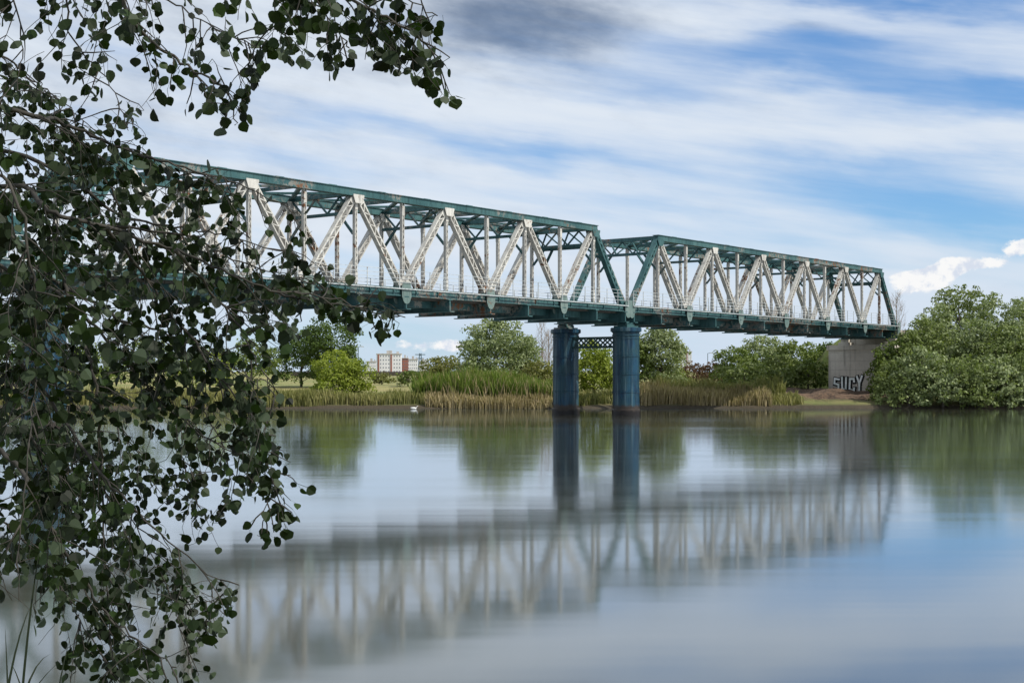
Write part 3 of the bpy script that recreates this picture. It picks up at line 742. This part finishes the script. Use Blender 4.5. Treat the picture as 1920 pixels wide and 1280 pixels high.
blue=addall([blob(1500,125,2.7,.50,.06,1.15),blob(1790,30,2.6,.58,.20,1.25),blob(1860,215,2.2,.38,.10,.9),blob(1570,350,2.8,.50,.16,.8),
 blob(1010,296,2.0,.24,.12,.6),blob(1300,395,3.6,.35,.12,.5),blob(1800,430,2.6,.5,.14,.7),blob(1500,10,2.0,.3,.1,.8),blob(760,640,3.5,.6,0,.5),blob(560,320,2.4,.3,.05,.35),blob(1380,470,3,.35,.1,.4),blob(1780,330,2.4,.3,.1,.4),blob(1150,170,1.5,.2,.1,.35),blob(700,240,2.5,.2,.1,.3)])
n_gen=t.noise(t.comb(t.math('MULTIPLY',U,.18),t.math('MULTIPLY',Vs,.75),2.),1.,3,.5)
n_str=t.noise(t.comb(t.math('MULTIPLY',U,.26),t.math('MULTIPLY',Vs,2.4),4.),1.,5,.55)
blue=t.math('ADD',blue,t.math('MULTIPLY',t.math('SUBTRACT',n_gen,.5),1.2))
blue=t.math('ADD',blue,t.math('MULTIPLY',t.math('SUBTRACT',n_str,.5),1.2))
blue=t.smooth(blue,-.25,1.3)
skyc=t.mix(1.,sky.outputs[0],(.64,1.00,1.36),'MULTIPLY')
dark=addall([blob(1040,40,1.9,.80,.0,1.0),blob(900,95,1.5,.45,0,.5),blob(700,55,2.6,.6,0,.4),blob(1515,85,.5,.18,0,.4),blob(300,230,4.,1.2,0,.35),blob(150,60,3.,1.,0,.3),blob(700,400,3.5,.9,0,.1),blob(800,150,3.,.25,.03,.25)])
n_d=t.noise(t.comb(t.math('MULTIPLY',U,.55),t.math('MULTIPLY',Vs,1.5),5.),1.,6,.6)
dark=t.smooth(t.math('ADD',dark,t.math('MULTIPLY',t.math('SUBTRACT',n_d,.5),1.2)),.0,1.3)
cl=t.mix(dark,(7.4,8.1,9.0),(1.7,2.3,3.4))
colr=t.mix(t.math('SUBTRACT',1.,t.math('MULTIPLY',blue,.95)),skyc,cl)
haze=t.smooth(Vv,3.2,.0,0.,.5); colr=t.mix(haze,colr,(5.1,6.5,8.3))
# cumulus puffs near the horizon
pn=t.noise(t.comb(t.math('MULTIPLY',U,1.),t.math('MULTIPLY',Vv,1.5)),2.0,7,.6)
cum=addall([blob(a,b_,c_,d_,0,e_,1.,U,Vv) for a,b_,c_,d_,e_ in ((1700,535,.6,.2,1.1),(1750,512,.35,.22,1.1),(1820,508,.45,.12,.7),(1890,478,.5,.18,1.1),(1930,555,.5,.15,.9),(1925,335,.25,.1,.6),(860,645,.55,.15,.7),(770,650,.4,.15,.65),(640,560,1.,.1,.4))])
cm=t.smooth(t.math('ADD',cum,t.math('MULTIPLY',t.math('SUBTRACT',pn,.5),1.7)),.42,.68)
cm=t.math('MULTIPLY',cm,t.smooth(cum,.05,.3))
pn2=t.noise(t.comb(U,t.math('ADD',Vv,.09)),3.0,6,.6)
colr=t.mix(cm,colr,t.mix(t.smooth(pn2,.38,.56),(6.8,7.4,8.5),(9.5,9.5,9.5)))
t.L.new(colr,bg.inputs[0])
sl=bpy.data.lights.new('sun','SUN'); sl.energy=4.8; sl.angle=math.radians(.5); sl.color=(1,.95,.86)
so=bpy.data.objects.new('sun',sl); COL.objects.link(so)
D=Vector((math.sin(SUN_AZ)*math.cos(SUN_EL),math.cos(SUN_AZ)*math.cos(SUN_EL),math.sin(SUN_EL))); so.rotation_euler=D.to_track_quat('Z','Y').to_euler()
# ------------------------------------------------------------------ camera
cam=bpy.data.cameras.new('camera'); co=bpy.data.objects.new('camera',cam); COL.objects.link(co)
cam.sensor_width=36; cam.lens=36*F/1920; cam.clip_end=12000; cam.clip_start=.1
cam.shift_y=(712-640)/1920; co.location=(0,0,CH); co.rotation_euler=(math.radians(90),0,0); scene.camera=co
scene.view_settings.view_transform='Standard'; scene.view_settings.look='None'; scene.view_settings.exposure=0
